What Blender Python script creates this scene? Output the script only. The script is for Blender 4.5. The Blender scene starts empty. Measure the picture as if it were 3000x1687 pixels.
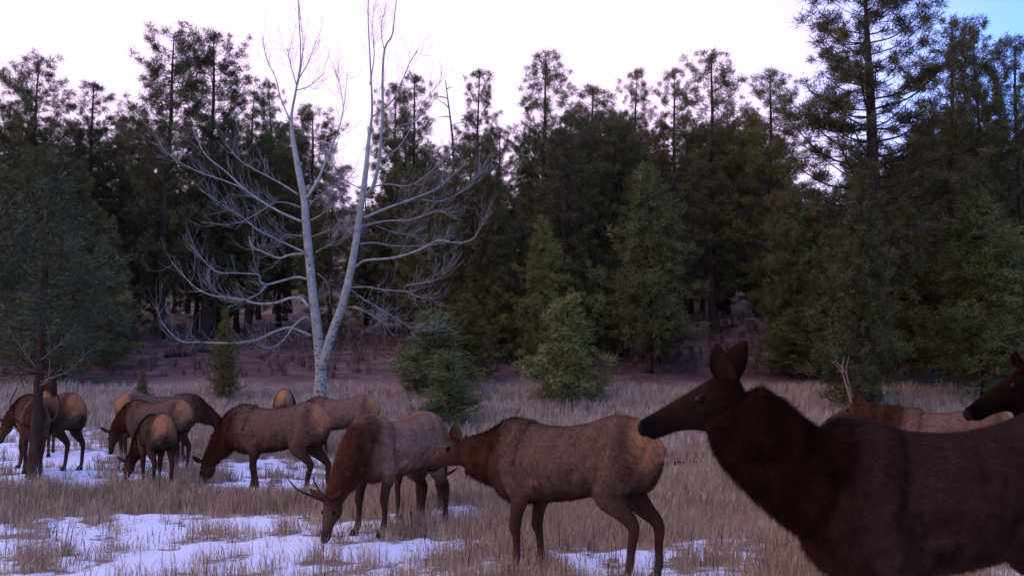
import bpy, math, random
import numpy as np
from mathutils import Vector, Matrix, kdtree

# ------------------------------------------------------------------ camera, sky, sun, exposure
S = bpy.context.scene
FPX = 3217.0; CX = 1500.0; CY = 843.5            # focal length and centre in photograph pixels (3000 wide)
CAM_H = 1.5; PITCH = math.atan(329/FPX)
cam_d = bpy.data.cameras.new('camera'); cam = bpy.data.objects.new('camera', cam_d)
S.collection.objects.link(cam); S.camera = cam
cam_d.sensor_width = 36; cam_d.lens = 36*FPX/3000; cam_d.clip_end = 1500; cam_d.clip_start = 0.05
cam.location = (0, 0, CAM_H); cam.rotation_euler = (math.pi/2+PITCH, 0, 0)
cam_d.dof.use_dof = True; cam_d.dof.focus_distance = 19; cam_d.dof.aperture_fstop = 2.6

SUN_EL, SUN_AZ = 14.0, -25.0                       # low sun behind the trees, ahead and to the left
wd = bpy.data.worlds.new('World'); S.world = wd; wd.use_nodes = True
nt = wd.node_tree; nt.nodes.clear(); N = nt.nodes.new; L = nt.links.new
def mth(nt, op, a, b=None, c=None):
    n = nt.nodes.new('ShaderNodeMath'); n.operation = op
    for i, v in enumerate((a, b, c)):
        if v is None: continue
        if isinstance(v, (int, float)): n.inputs[i].default_value = v
        else: nt.links.new(v, n.inputs[i])
    return n.outputs[0]
out = N('ShaderNodeOutputWorld'); bg = N('ShaderNodeBackground')
sky = N('ShaderNodeTexSky'); sky.sky_type = 'NISHITA'; sky.sun_disc = False
sky.sun_elevation = math.radians(SUN_EL); sky.sun_rotation = math.radians(SUN_AZ)
sky.air_density = 1.0; sky.dust_density = 0.3; sky.ozone_density = 3.0
SKY_K = 0.17
tc = N('ShaderNodeTexCoord'); sep = N('ShaderNodeSeparateXYZ'); L(tc.outputs['Generated'], sep.inputs[0])
nz = N('ShaderNodeTexNoise'); nz.inputs['Scale'].default_value = 2.6; nz.inputs['Detail'].default_value = 6
nz.inputs['Roughness'].default_value = 0.55
mp = N('ShaderNodeMapping'); mp.inputs['Scale'].default_value = (1, 1, 2.6); L(tc.outputs['Generated'], mp.inputs[0]); L(mp.outputs[0], nz.inputs[0])
# a bright cloud bank over the sunset side; it thins out upward, to the right and behind
s1 = mth(nt, 'ADD', mth(nt, 'MULTIPLY', sep.outputs[0], 1.3), mth(nt, 'MULTIPLY', sep.outputs[2], 0.2))
s2 = mth(nt, 'ADD', s1, mth(nt, 'MULTIPLY', sep.outputs[1], -0.3))
s3 = mth(nt, 'ADD', s2, mth(nt, 'MULTIPLY', mth(nt, 'SUBTRACT', nz.outputs[0], 0.5), 0.22))
mr = N('ShaderNodeMapRange'); mr.interpolation_type = 'SMOOTHSTEP'
mr.inputs[1].default_value = 0.0; mr.inputs[2].default_value = 0.36; mr.inputs[3].default_value = 1; mr.inputs[4].default_value = 0
L(s3, mr.inputs[0])
vs = N('ShaderNodeVectorMath'); vs.operation = 'MULTIPLY'; L(sky.outputs[0], vs.inputs[0]); vs.inputs[1].default_value = (SKY_K*0.95, SKY_K*1.06, SKY_K*1.9)
mx = N('ShaderNodeMix'); mx.data_type = 'RGBA'; L(mr.outputs[0], mx.inputs[0]); L(vs.outputs[0], mx.inputs[6])
mx.inputs[7].default_value = (0.86, 0.66, 0.95, 1)
L(mx.outputs[2], bg.inputs[0]); bg.inputs[1].default_value = 1.0; L(bg.outputs[0], out.inputs[0])
sun_d = bpy.data.lights.new('sun', 'SUN'); sun_d.energy = 1.4; sun_d.angle = math.radians(28); sun_d.color = (1, 0.86, 0.8)
sun = bpy.data.objects.new('sun', sun_d); S.collection.objects.link(sun)
az = math.radians(90-SUN_AZ); el = math.radians(SUN_EL)
sdir = Vector((math.cos(az)*math.cos(el), math.sin(az)*math.cos(el), math.sin(el)))
sun.rotation_euler = sdir.to_track_quat('Z', 'Y').to_euler()
S.view_settings.view_transform = 'Standard'; S.view_settings.look = 'None'; S.view_settings.gamma = 1
S.view_settings.exposure = 0.6
S.render.engine = 'CYCLES'
S.cycles.max_bounces = 5; S.cycles.diffuse_bounces = 3

# ------------------------------------------------------------------ helpers
C = S.collection
rng = np.random.default_rng(7); random.seed(7)
def obj(name, me, mat, parent=None, loc=None):
    o = bpy.data.objects.new(name, me); C.objects.link(o)
    if mat is not None and not me.materials: me.materials.append(mat)
    if parent is not None: o.parent = parent
    if loc is not None: o.location = loc
    return o
def tag(o, label=None, cat=None, group=None, kind=None):
    if label: o['label'] = label
    if cat: o['category'] = cat
    if group: o['group'] = group
    if kind: o['kind'] = kind
    return o
def empty(name, loc, rz=0, sc=(1, 1, 1)):
    o = bpy.data.objects.new(name, None); C.objects.link(o); o.location = loc; o.rotation_euler = (0, 0, rz); o.scale = sc
    o.empty_display_size = 0.2
    return o
def mesh(name, verts, faces, cols=None, smooth=False):
    me = bpy.data.meshes.new(name); me.from_pydata([tuple(v) for v in verts], [], faces)
    if cols is not None: setcol(me, cols)
    if smooth: me.polygons.foreach_set('use_smooth', [True]*len(me.polygons))
    me.update(); return me
def setcol(me, cols, name='col'):
    a = me.color_attributes.new(name, 'FLOAT_COLOR', 'POINT')
    c = np.ones((len(me.vertices), 4), np.float32); cc = np.asarray(cols, np.float32); c[:, :cc.shape[1]] = cc
    a.data.foreach_set('color', c.ravel())
def npmesh(name, V, F, cols=None, smooth=False):
    """V (n,3), F (m,k) numpy -> mesh, fast"""
    me = bpy.data.meshes.new(name); n = len(V); m, k = F.shape
    me.vertices.add(n); me.vertices.foreach_set('co', np.asarray(V, np.float32).ravel())
    me.loops.add(m*k); me.loops.foreach_set('vertex_index', np.asarray(F, np.int32).ravel())
    me.polygons.add(m); me.polygons.foreach_set('loop_start', np.arange(0, m*k, k, dtype=np.int32))
    me.update(calc_edges=True); me.validate()
    if smooth: me.polygons.foreach_set('use_smooth', np.ones(m, bool))
    if cols is not None: setcol(me, cols)
    return me
def W(px, py, d):
    """photograph pixel at forward distance d -> world point"""
    u = (px-CX)/FPX; v = -(py-CY)/FPX
    c, s = math.cos(PITCH), math.sin(PITCH)
    D = np.array([u, c-v*s, s+v*c]); D = D*(d/D[1])
    return np.array([D[0], D[1], D[2]+CAM_H])
def proj(P):
    P = np.asarray(P, float); c, s = math.cos(PITCH), math.sin(PITCH)
    x = P[..., 0]; y = P[..., 1]; z = P[..., 2]-CAM_H
    dep = np.maximum(y*c+z*s, 0.1); up = -y*s+z*c
    return CX+FPX*x/dep, CY-FPX*up/dep
def sm(a, b, x):
    t = np.clip((x-a)/(b-a), 0, 1); return t*t*(3-2*t)
# value noise
_perm = np.random.default_rng(3).random((256, 256))
def vn(x, y):
    xi = np.floor(x).astype(int); yi = np.floor(y).astype(int); fx = x-xi; fy = y-yi
    fx = fx*fx*(3-2*fx); fy = fy*fy*(3-2*fy)
    g = lambda i, j: _perm[i % 256, j % 256]
    return (g(xi, yi)*(1-fx)+g(xi+1, yi)*fx)*(1-fy)+(g(xi, yi+1)*(1-fx)+g(xi+1, yi+1)*fx)*fy
def fbm(x, y, o=4):
    r = 0; a = 0.5
    for i in range(o):
        r = r+a*vn(x*2**i+17.3*i, y*2**i+5.1*i); a *= 0.5
    return r/(1-0.5**o)
def H0(x, y):
    x = np.asarray(x, float); y = np.asarray(y, float)
    s = np.clip((y-20)/20, 0, 1); z = 2.0*s*s
    z = z+np.clip(y-40, 0, 20)*0.18+np.clip(y-60, 0, 30)*0.12+np.clip(y-90, 0, 120)*0.24+np.clip(y-210, 0, 400)*0.02
    z = z+0.27*sm(-3, -8, x)*sm(12, 19, y)*sm(40, 28, y)
    z = z+(fbm(x*0.16+3, y*0.16+9, 3)-0.5)*0.16+(fbm(x*0.07, y*0.07, 3)-0.5)*2.2*sm(40, 70, y)
    return z
def H(x, y): return float(H0(np.array([x]), np.array([y]))[0])

# ------------------------------------------------------------------ materials
def mat_base(name):
    m = bpy.data.materials.new(name); m.use_nodes = True; t = m.node_tree
    b = t.nodes['Principled BSDF']; b.inputs['Roughness'].default_value = 0.85; b.inputs['Specular IOR Level'].default_value = 0.2
    return m, t, b
def noise(t, scale, detail=4, rough=0.6, coord='Object', stretch=None):
    c = t.nodes.new('ShaderNodeTexCoord'); n = t.nodes.new('ShaderNodeTexNoise')
    n.inputs['Scale'].default_value = scale; n.inputs['Detail'].default_value = detail; n.inputs['Roughness'].default_value = rough
    if stretch:
        mpn = t.nodes.new('ShaderNodeMapping'); mpn.inputs['Scale'].default_value = stretch
        t.links.new(c.outputs[coord], mpn.inputs[0]); t.links.new(mpn.outputs[0], n.inputs['Vector'])
    else: t.links.new(c.outputs[coord], n.inputs['Vector'])
    return n.outputs[0]
def ramp(t, fac, stops):
    r = t.nodes.new('ShaderNodeValToRGB'); e = r.color_ramp.elements
    while len(e) < len(stops): e.new(0.5)
    for i, (p, c) in enumerate(stops): e[i].position = p; e[i].color = (*c, 1)
    t.links.new(fac, r.inputs[0]); return r.outputs[0]
def mixc(t, fac, a, b, mode='MIX'):
    n = t.nodes.new('ShaderNodeMix'); n.data_type = 'RGBA'; n.blend_type = mode
    if isinstance(fac, (int, float)): n.inputs[0].default_value = fac
    else: t.links.new(fac, n.inputs[0])
    for i, v in ((6, a), (7, b)):
        if isinstance(v, tuple): n.inputs[i].default_value = (*v, 1)
        else: t.links.new(v, n.inputs[i])
    return n.outputs[2]
def attr(t, name, alpha=False):
    a = t.nodes.new('ShaderNodeAttribute'); a.attribute_name = name
    return a.outputs['Color'] if not alpha else a.outputs['Fac']
def bump(t, b, h, strength=0.4, dist=0.02):
    n = t.nodes.new('ShaderNodeBump'); n.inputs['Strength'].default_value = strength; n.inputs['Distance'].default_value = dist
    t.links.new(h, n.inputs['Height']); t.links.new(n.outputs[0], b.inputs['Normal'])
def vcol_mat(name, nscale=30, lo=0.7, hi=1.3, rough=0.9, bumpd=None, stretch=None, spec=0.1):
    m, t, b = mat_base(name); n = noise(t, nscale, 4, 0.6, stretch=stretch)
    g = ramp(t, n, [(0.3, (lo,)*3), (0.7, (hi,)*3)])
    t.links.new(mixc(t, 1.0, attr(t, 'col'), g, 'MULTIPLY'), b.inputs['Base Color'])
    b.inputs['Roughness'].default_value = rough; b.inputs['Specular IOR Level'].default_value = spec
    if bumpd: bump(t, b, n, 0.6, bumpd)
    return m
def flat_mat(name, c1, c2, scale, rough=0.85, bumpd=0.01, stretch=None, spec=0.2):
    m, t, b = mat_base(name); n = noise(t, scale, 5, 0.65, stretch=stretch)
    t.links.new(ramp(t, n, [(0.32, c1), (0.68, c2)]), b.inputs['Base Color'])
    b.inputs['Roughness'].default_value = rough; b.inputs['Specular IOR Level'].default_value = spec
    if bumpd: bump(t, b, n, 0.7, bumpd)
    return m
M = {}
M['coat'] = vcol_mat('elk_coat', 26, 0.72, 1.28, 0.95, 0.006, (1, 1, 1), 0.0)
M['fur'] = vcol_mat('elk_fur', 14, 0.8, 1.2, 0.9, None, None, 0.02)
M['eye'] = flat_mat('elk_eye', (0.008, 0.005, 0.004), (0.012, 0.008, 0.006), 30, 0.45, 0, None, 0.08)
M['nose'] = flat_mat('elk_nose', (0.010, 0.008, 0.008), (0.02, 0.016, 0.015), 40, 0.8, 0.002, None, 0.03)
M['hoof'] = flat_mat('elk_hoof', (0.015, 0.011, 0.009), (0.03, 0.022, 0.018), 40, 0.5)
M['antler'] = flat_mat('antler_bone', (0.10, 0.06, 0.035), (0.30, 0.21, 0.14), 18, 0.5, 0.004, (1, 1, 1), 0.4)
M['antler_dark'] = flat_mat('antler_dark', (0.025, 0.016, 0.012), (0.06, 0.04, 0.03), 18, 0.6, 0.004)
M['bark'] = flat_mat('pine_bark', (0.028, 0.018, 0.014), (0.095, 0.058, 0.042), 5, 0.95, 0.03, (3, 3, 0.6), 0.05)
M['needle'] = vcol_mat('pine_needles', 1.3, 0.65, 1.35, 0.6, None, None, 0.2)
t = M['needle'].node_tree; oi = t.nodes.new('ShaderNodeObjectInfo'); bs = t.nodes['Principled BSDF']; src_ = bs.inputs['Base Color'].links[0].from_socket
t.links.new(mixc(t, 1.0, src_, ramp(t, oi.outputs['Random'], [(0.0, (0.72, 0.80, 0.85)), (0.5, (1, 1, 1)), (1.0, (1.35, 1.22, 0.95))]), 'MULTIPLY'), bs.inputs['Base Color'])
M['deadwood'] = flat_mat('dead_wood', (0.16, 0.13, 0.12), (0.34, 0.30, 0.28), 12, 0.9, 0.01, (2, 2, 0.5))
M['stone'] = flat_mat('boulder_stone', (0.03, 0.022, 0.026), (0.085, 0.065, 0.07), 3, 0.95, 0.04)
# aspen bark: pale with dark scars toward the base
m, t, b = mat_base('aspen_bark'); n1 = noise(t, 5, 5, 0.7, stretch=(1, 1, 1.6)); n2 = noise(t, 9, 3, 0.6, stretch=(1, 1, 2.2))
c = ramp(t, n1, [(0.3, (0.22, 0.235, 0.19)), (0.7, (0.43, 0.44, 0.37))])
tcn = t.nodes.new('ShaderNodeTexCoord'); sp = t.nodes.new('ShaderNodeSeparateXYZ'); t.links.new(tcn.outputs['Object'], sp.inputs[0])
low = t.nodes.new('ShaderNodeMapRange'); low.inputs[1].default_value = 0.2; low.inputs[2].default_value = 7; low.inputs[3].default_value = 0.10; low.inputs[4].default_value = -0.02
t.links.new(sp.outputs[2], low.inputs[0])
scar = ramp(t, mth(t, 'ADD', n2, low.outputs[0]), [(0.64, (0, 0, 0)), (0.69, (1, 1, 1))])
t.links.new(mixc(t, scar, c, (0.035, 0.033, 0.036)), b.inputs['Base Color']); b.inputs['Roughness'].default_value = 0.8
bump(t, b, n2, 0.5, 0.015); M['aspen'] = m
M['aspen_twig'] = flat_mat('aspen_twig', (0.17, 0.16, 0.14), (0.34, 0.32, 0.29), 9, 0.85, 0.004)
M['grass'] = vcol_mat('dry_grass', 3, 0.8, 1.2, 0.8, None, None, 0.15)
# ground: thatch, forest litter and snow, mixed by attributes painted from terrain position
m, t, b = mat_base('ground'); na = noise(t, 9, 6, 0.7); nb = noise(t, 1.1, 5, 0.65); nc = noise(t, 42, 4, 0.7)
thatch = ramp(t, na, [(0.28, (0.10, 0.07, 0.05)), (0.55, (0.27, 0.20, 0.15)), (0.75, (0.36, 0.28, 0.21))])
litter = ramp(t, nb, [(0.3, (0.055, 0.030, 0.026)), (0.5, (0.12, 0.065, 0.05)), (0.72, (0.21, 0.15, 0.135))])
litter = mixc(t, 0.5, litter, ramp(t, na, [(0.3, (0.4, 0.4, 0.4)), (0.7, (1.3, 1.3, 1.3))]), 'MULTIPLY')
gnd = mixc(t, attr(t, 'litter'), thatch, litter)
sn = t.nodes.new('ShaderNodeAttribute'); sn.attribute_name = 'snow'
brk = mth(t, 'ADD', sn.outputs['Fac'], mth(t, 'MULTIPLY', mth(t, 'SUBTRACT', na, 0.5), 1.25))
brk = mth(t, 'ADD', brk, mth(t, 'MULTIPLY', mth(t, 'SUBTRACT', nc, 0.5), 0.9))
sf = ramp(t, brk, [(0.44, (0, 0, 0)), (0.56, (1, 1, 1))])
t.links.new(mixc(t, sf, gnd, (0.68, 0.78, 0.93)), b.inputs['Base Color']); bump(t, b, na, 0.5, 0.03); M['ground'] = m

# ------------------------------------------------------------------ ground sheet
def axis(lo, hi, a, b_, step, grow):
    core = list(np.arange(a, b_+1e-6, step)); r = []; v = b_; s = step
    while v < hi: s *= grow; v += s; r.append(v)
    l = []; v = a; s = step
    while v > lo: s *= grow; v -= s; l.append(v)
    return np.array(l[::-1]+core+r)
gx = axis(-260, 260, -14, 14, 0.11, 1.12); gy = axis(-90, 420, 8, 40, 0.11, 1.10)
GX, GY = np.meshgrid(gx, gy); GZ = H0(GX, GY)
def snow_mask(x, y, z):
    px, py = proj(np.stack([x, y, z], -1))
    v = np.zeros_like(x)
    def blob(x0, x1, y0, y1, a, sx=90, sy=26):
        return a*sm(x0-sx, x0+sx, px)*sm(x1+sx, x1-sx, px)*sm(y0-sy, y0+sy, py)*sm(y1+sy, y1-sy, py)
    for bl in [(-900, 1330, 1520, 2600, 1.0), (-400, 310, 1235, 1430, 1.15), (300, 700, 1330, 1425, 0.60), (620, 1010, 1345, 1450, 0.95),
               (1080, 1500, 1475, 1560, 0.62), (1330, 2250, 1585, 2600, 0.55), (2250, 3900, 1660, 2600, 0.25), (1180, 1330, 1420, 1480, 0.4), (1550, 2100, 1330, 1375, 0.30)]:
        v = np.maximum(v, blob(*bl))
    v = np.where(y < 7.5, 0.75, v)
    n = fbm(x*0.9+40, y*0.55+11, 4)
    n2 = fbm(x*3.1+7, y*2.0+3, 3)+0.55*(fbm(x*9+2, y*6+8, 2)-0.5)
    return np.clip(v*0.74+((n-0.5)*1.3+(n2-0.5)*1.5)*sm(0.02, 0.3, v), 0, 1)*sm(34, 27, y)
SN = snow_mask(GX, GY, GZ)
LIT = sm(38.5, 42.5, GY+3*(fbm(GX*0.25, GY*0.1, 3)-0.5))
LIT = np.maximum(LIT, sm(26, 34, np.abs(GX)))
GZ2 = GZ+0.022*sm(0.30, 0.9, SN)+(fbm(GX*2.3, GY*2.3, 3)-0.5)*0.05
ny, nx = GX.shape
idx = np.arange(nx*ny).reshape(ny, nx)
F = np.stack([idx[:-1, :-1].ravel(), idx[:-1, 1:].ravel(), idx[1:, 1:].ravel(), idx[1:, :-1].ravel()], -1)
gm = npmesh('ground', np.stack([GX.ravel(), GY.ravel(), GZ2.ravel()], -1), F, smooth=True)
for nm, arr in (('snow', SN), ('litter', LIT)):
    a = gm.attributes.new(nm, 'FLOAT', 'POINT'); a.data.foreach_set('value', arr.ravel().astype(np.float32))
tag(obj('ground', gm, M['ground']), kind='structure')

# ------------------------------------------------------------------ tubes and lofts
def smooth_path(P, k=6):
    P = np.asarray(P, float); n = len(P)
    if n < 3: return np.stack([P[0]+(P[-1]-P[0])*i/k for i in range(k+1)])
    Q = np.vstack([2*P[0]-P[1], P, 2*P[-1]-P[-2]]); o = []
    for i in range(n-1):
        p0, p1, p2, p3 = Q[i:i+4]
        for j in range(k):
            u = j/k
            o.append(0.5*((2*p1)+(-p0+p2)*u+(2*p0-5*p1+4*p2-p3)*u*u+(-p0+3*p1-3*p2+p3)*u**3))
    o.append(P[-1]); return np.array(o)
class Geo:
    def __init__(s): s.v = []; s.f = []; s.c = []; s.n = 0
    def add(s, V, Fc, cols=None):
        s.v.append(np.asarray(V, float)); s.f += [tuple(i+s.n for i in f) for f in Fc]; s.n += len(V)
        if cols is not None: s.c.append(np.asarray(cols, float))
    def tube(s, P, R, sides=6, cols=None):
        P = np.asarray(P, float); n = len(P); R = np.broadcast_to(R, (n,))
        T = np.gradient(P, axis=0); T /= np.linalg.norm(T, axis=1)[:, None]+1e-9
        ref = np.array([0, 1, 0.]) if abs(T[0][1]) < 0.8 else np.array([1, 0, 0.])
        V = []; ang = np.arange(sides)*2*math.pi/sides
        for i in range(n):
            a = ref-T[i]*ref.dot(T[i]); a /= np.linalg.norm(a)+1e-9; ref = a; b_ = np.cross(T[i], a)
            V.append(P[i]+R[i]*(np.cos(ang)[:, None]*a+np.sin(ang)[:, None]*b_))
        V = np.vstack(V); Fc = []
        for i in range(n-1):
            for j in range(sides):
                k = (j+1) % sides
                Fc.append((i*sides+j, i*sides+k, (i+1)*sides+k, (i+1)*sides+j))
        Fc.append(tuple(range(sides))[::-1]); Fc.append(tuple((n-1)*sides+j for j in range(sides)))
        s.add(V, Fc, cols)
    def rings(s, RG, cols=None):
        n = len(RG); k = len(RG[0]); Fc = []
        for i in range(n-1):
            for j in range(k):
                q = (j+1) % k; Fc.append((i*k+j, i*k+q, (i+1)*k+q, (i+1)*k+j))
        Fc.append(tuple(range(k))[::-1]); Fc.append(tuple((n-1)*k+j for j in range(k)))
        s.add(np.vstack(RG), Fc, cols)
    def mesh(s, name, smooth=True):
        return mesh(name, np.vstack(s.v), s.f, np.vstack(s.c) if s.c else None, smooth)

# ------------------------------------------------------------------ pines
def tuft_needles(cen, axis_, n, ln, wd_, r, spread=1.0):
    """triangle soup: n needles for each tuft centre"""
    m = len(cen); d = r.normal(size=(m, n, 3)); d /= np.linalg.norm(d, axis=2)[..., None]
    d = d*spread+axis_[:, None, :]*0.30+np.array([0, 0, 0.22]); d /= np.linalg.norm(d, axis=2)[..., None]
    l = ln*(0.6+0.6*r.random((m, n, 1)))*0.78; root = cen[:, None, :]+d*l*0.08+r.normal(size=(m, n, 3))*ln*0.22
    tip = root+d*l
    sd = np.cross(d, r.normal(size=(m, n, 3))); sd /= np.linalg.norm(sd, axis=2)[..., None]+1e-9
    w = wd_*(0.7+0.6*r.random((m, n, 1)))
    V = np.stack([root-sd*w*0.5, tip, root+sd*w*0.5+d*l*0.35], 2).reshape(-1, 3)
    return V
def pine_meshes(name, Ht, seed, base=0.3, rad=2.6, shape='ponderosa', gap=0.5, tuft=0.30, needles=72, nwid=0.027, trunk_r=None, col=(0.05, 0.075, 0.035), top_round=0.5, per=4, skew=0.0):
    r = np.random.default_rng(seed); g = Geo()
    tr = trunk_r or Ht*0.0125
    k = 9; zz = np.linspace(0, 1, k); wob = np.cumsum(r.normal(0, 0.05, (k, 2)), axis=0)*Ht/15; wob[0] = 0
    tp = np.stack([wob[:, 0], wob[:, 1], zz*Ht], -1)
    rr = tr*(1-zz)**0.8+0.02; rr[0] *= 1.35
    g.tube(smooth_path(tp, 3), np.interp(np.linspace(0, 1, 25), zz, rr), 9)
    cen = []; axs = []; sz = []
    z = base*Ht; sect = r.random()*6.28; lobe = r.random(8)*0.5+0.7
    while z < Ht*0.985:
        f = max(0.0, (z/Ht-base)/(1-base))
        if shape == 'young': prof = (1-f)**0.85*(0.35+0.65*min(1, f*6+0.45))
        else: prof = (min(1, f*2.6+0.35))*(1-f**(1.6+3*top_round))**0.8*0.95+0.07
        nb = per if r.random() < 0.7 else per-1
        for i in range(nb):
            sect += 6.28/nb+r.normal(0, 0.5)
            lf = lobe[int((sect % 6.28)/6.28*8) % 8]
            ln = rad*prof*lf*(0.5+0.8*r.random())*(1+skew*math.cos(sect))
            ln = min(max(ln, 0.15), rad*1.08)
            c0 = np.array([np.interp(z, tp[:, 2], tp[:, 0]), np.interp(z, tp[:, 2], tp[:, 1]), z])
            dh = np.array([math.cos(sect), math.sin(sect), 0])
            rise = (0.15+0.75*f+r.normal(0, 0.12)) if shape != 'young' else (0.30+0.5*f+r.normal(0, 0.08))
            p1 = c0+dh*ln*0.5+np.array([0, 0, ln*rise*0.35-0.06*ln]); p2 = c0+dh*ln+np.array([0, 0, ln*rise])+r.normal(0, 0.06*ln, 3)
            path = smooth_path([c0, p1, p2], 4)
            br = max(0.010, tr*0.20*(1-0.6*f)*min(1, ln/rad+0.25))
            g.tube(path, np.linspace(br, br*0.3, len(path)), 4)
            nt_ = max(1, int(ln/(tuft*(0.75 if shape == 'young' else 1.05))))
            for q in range(nt_):
                u = 1-0.62*(q/max(1, nt_))*r.uniform(0.8, 1.15) if shape != 'young' else 1-0.8*q/max(1, nt_)
                u = max(0.12, u)
                p = c0*(1-u)**2+2*p1*u*(1-u)+p2*u*u
                sub = 1 if q == 0 else (2 if r.random() < (0.8 if shape == 'young' else 0.6) else 1)
                for w in range(sub):
                    side = np.cross(dh, [0, 0, 1])*r.normal(0, 0.20*ln+0.05) if q else np.zeros(3)
                    pp = p+side+np.array([0, 0, r.normal(0.04, 0.12)])
                    if q and np.linalg.norm(side) > 0.25: g.tube(np.array([p-dh*0.15, pp]), [br*0.4, br*0.25], 3)
                    cen.append(pp); a = dh*0.8+side*1.2+np.array([0, 0, 0.35]); axs.append(a/np.linalg.norm(a)); sz.append(tuft*r.uniform(0.75, 1.25))
        z += gap*r.uniform(0.6, 1.3)*(1-0.35*f)
    for q in range(4):
        cen.append(tp[-1]+r.normal(0, 0.1, 3)-np.array([0, 0, 0.12*q])); axs.append(np.array([0, 0, 1.])); sz.append(tuft)
    cen = np.array(cen); axs = np.array(axs); sz = np.array(sz)
    V = tuft_needles(cen, axs, needles, sz[:, None, None], nwid, r)
    nT = len(V)//3
    tcol = np.array(col)*(0.7+0.6*r.random((len(cen), 1)))*(1+r.normal(0, 0.08, (len(cen), 3)))
    cc = np.repeat(np.repeat(tcol, needles, 0)*(0.8+0.4*r.random((len(cen)*needles, 1))), 3, 0)
    crown = npmesh(name+'_crown', V, np.arange(nT*3).reshape(-1, 3), np.clip(cc, 0.004, 0.4))
    return g.mesh(name+'_trunk'), crown
def place_pine(ms, name, x, y, h_scale, r_scale, rz, label, group=None, sink=0.15, cat='tree'):
    e = empty(name, (x, y, H(x, y)-sink), rz, (r_scale, r_scale, h_scale))
    obj('trunk', ms[0], M['bark'], e); obj('crown', ms[1], M['needle'], e)
    e.rotation_euler = (random.gauss(0, .022), random.gauss(0, .022), rz)
    tag(e, label, cat, group); return e
G1 = (0.090, 0.082, 0.028); G2 = (0.105, 0.100, 0.031); G3 = (0.120, 0.135, 0.042)
P15 = [pine_meshes('pine_a', 15, 11, 0.16, 2.3, gap=0.50, tuft=0.33, col=G1, top_round=0.9),
       pine_meshes('pine_b', 15, 12, 0.20, 2.2, gap=0.58, tuft=0.32, col=G1, top_round=0.6, per=4),
       pine_meshes('pine_c', 15, 13, 0.10, 2.2, gap=0.48, tuft=0.33, col=G2, top_round=0.45),
       pine_meshes('pine_d', 15, 14, 0.12, 2.5, gap=0.50, tuft=0.34, col=G2, top_round=0.3),
       pine_meshes('pine_e', 15, 15, 0.12, 2.0, gap=0.48, tuft=0.31, col=G1, top_round=0.3),
       pine_meshes('pine_f', 15, 16, 0.08, 2.7, gap=0.48, tuft=0.32, col=G2, top_round=0.4)]
def tree_at(proto, px, top_py, d, half_px, label, name='pine_tree', group=None):
    """tree standing on the terrain at distance d whose top and half width were read off the photograph"""
    b = W(px, 1172, d); x = b[0]; z0 = H(x, d); top = W(px, top_py, d)[2]
    h = top-z0; wid = half_px*d/FPX
    nomr = [2.1, 2.0, 1.8, 2.1, 1.6, 2.3][proto]
    return place_pine(P15[proto], name, x, d, h/14.9, np.clip(1.2*wid/nomr, 0.6, 1.9), random.random()*6.28, label, group)
D = 1.1646
sk = [(0, 42, 145, 52, 88, 'tall dark pine with ragged top at the left edge of the skyline'),
      (4, 212, 205, 56, 66, 'pointed pine between the left edge pine and the twin round topped pines'),
      (0, 395, 84, 54, 92, 'tall round topped pine, left of the twin pines on the left skyline'),
      (1, 515, 88, 56, 92, 'tall airy pine with sky showing through, right of the twin pines'),
      (2, 618, 235, 58, 60, 'lower pine on the right shoulder of the twin skyline pines'),
      (4, 697, 212, 66, 42, 'narrow pine top poking up just left of the left aspen stem'),
      (0, 795, 288, 60, 75, 'rounded pine crown behind and right of the left aspen stem'),
      (2, 982, 222, 58, 52, 'shaggy pine directly behind the right aspen stem'),
      (4, 1032, 190, 60, 55, 'narrow peaked pine just right of the aspen on the skyline'),
      (4, 1197, 183, 62, 50, 'slim pine with an open crown beside the dead snag'),
      (3, 1378, 143, 58, 80, 'tall pine with broad pointed crown near the middle of the skyline'),
      (2, 1470, 228, 55, 85, 'dense shorter pine right of the tall middle skyline pine'),
      (4, 1593, 182, 64, 50, 'slim pointed pine between two broad pines right of centre'),
      (4, 1697, 184, 62, 55, 'pointed pine immediately left of the broad pine above the elk head'),
      (3, 1806, 133, 55, 92, 'broad pine with layered crown on the skyline above the dark elk head'),
      (2, 1952, 192, 54, 75, 'pine against bright sky just left of the huge right hand pine'),
      (3, 2405, 70, 40, 110, 'pine with dark clumps right of the huge pine, under blue sky'),
      (0, 2500, 58, 42, 85, 'second pine from the right edge against the blue sky'),
      (2, 2585, 105, 38, 95, 'dark pine cut off by the right edge under the blue sky')]
for p, x, ty, d, hw, lab in sk: tree_at(p, x*D, ty*D, d, hw*D, lab)
# the huge pine with a visible trunk
big = pine_meshes('huge_pine', 17, 47, 0.28, 3.3, gap=0.52, tuft=0.36, needles=100, col=G1, top_round=0.35, trunk_r=0.34, per=4)
bx = W(2535, 1172, 36)[0]
place_pine(big, 'huge_pine_tree', bx, 36, (W(2515, -70, 36)[2]-H(bx, 36))/17, 1.0, 2.2, 'huge pine with a thick visible trunk and open crown at upper right')
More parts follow.
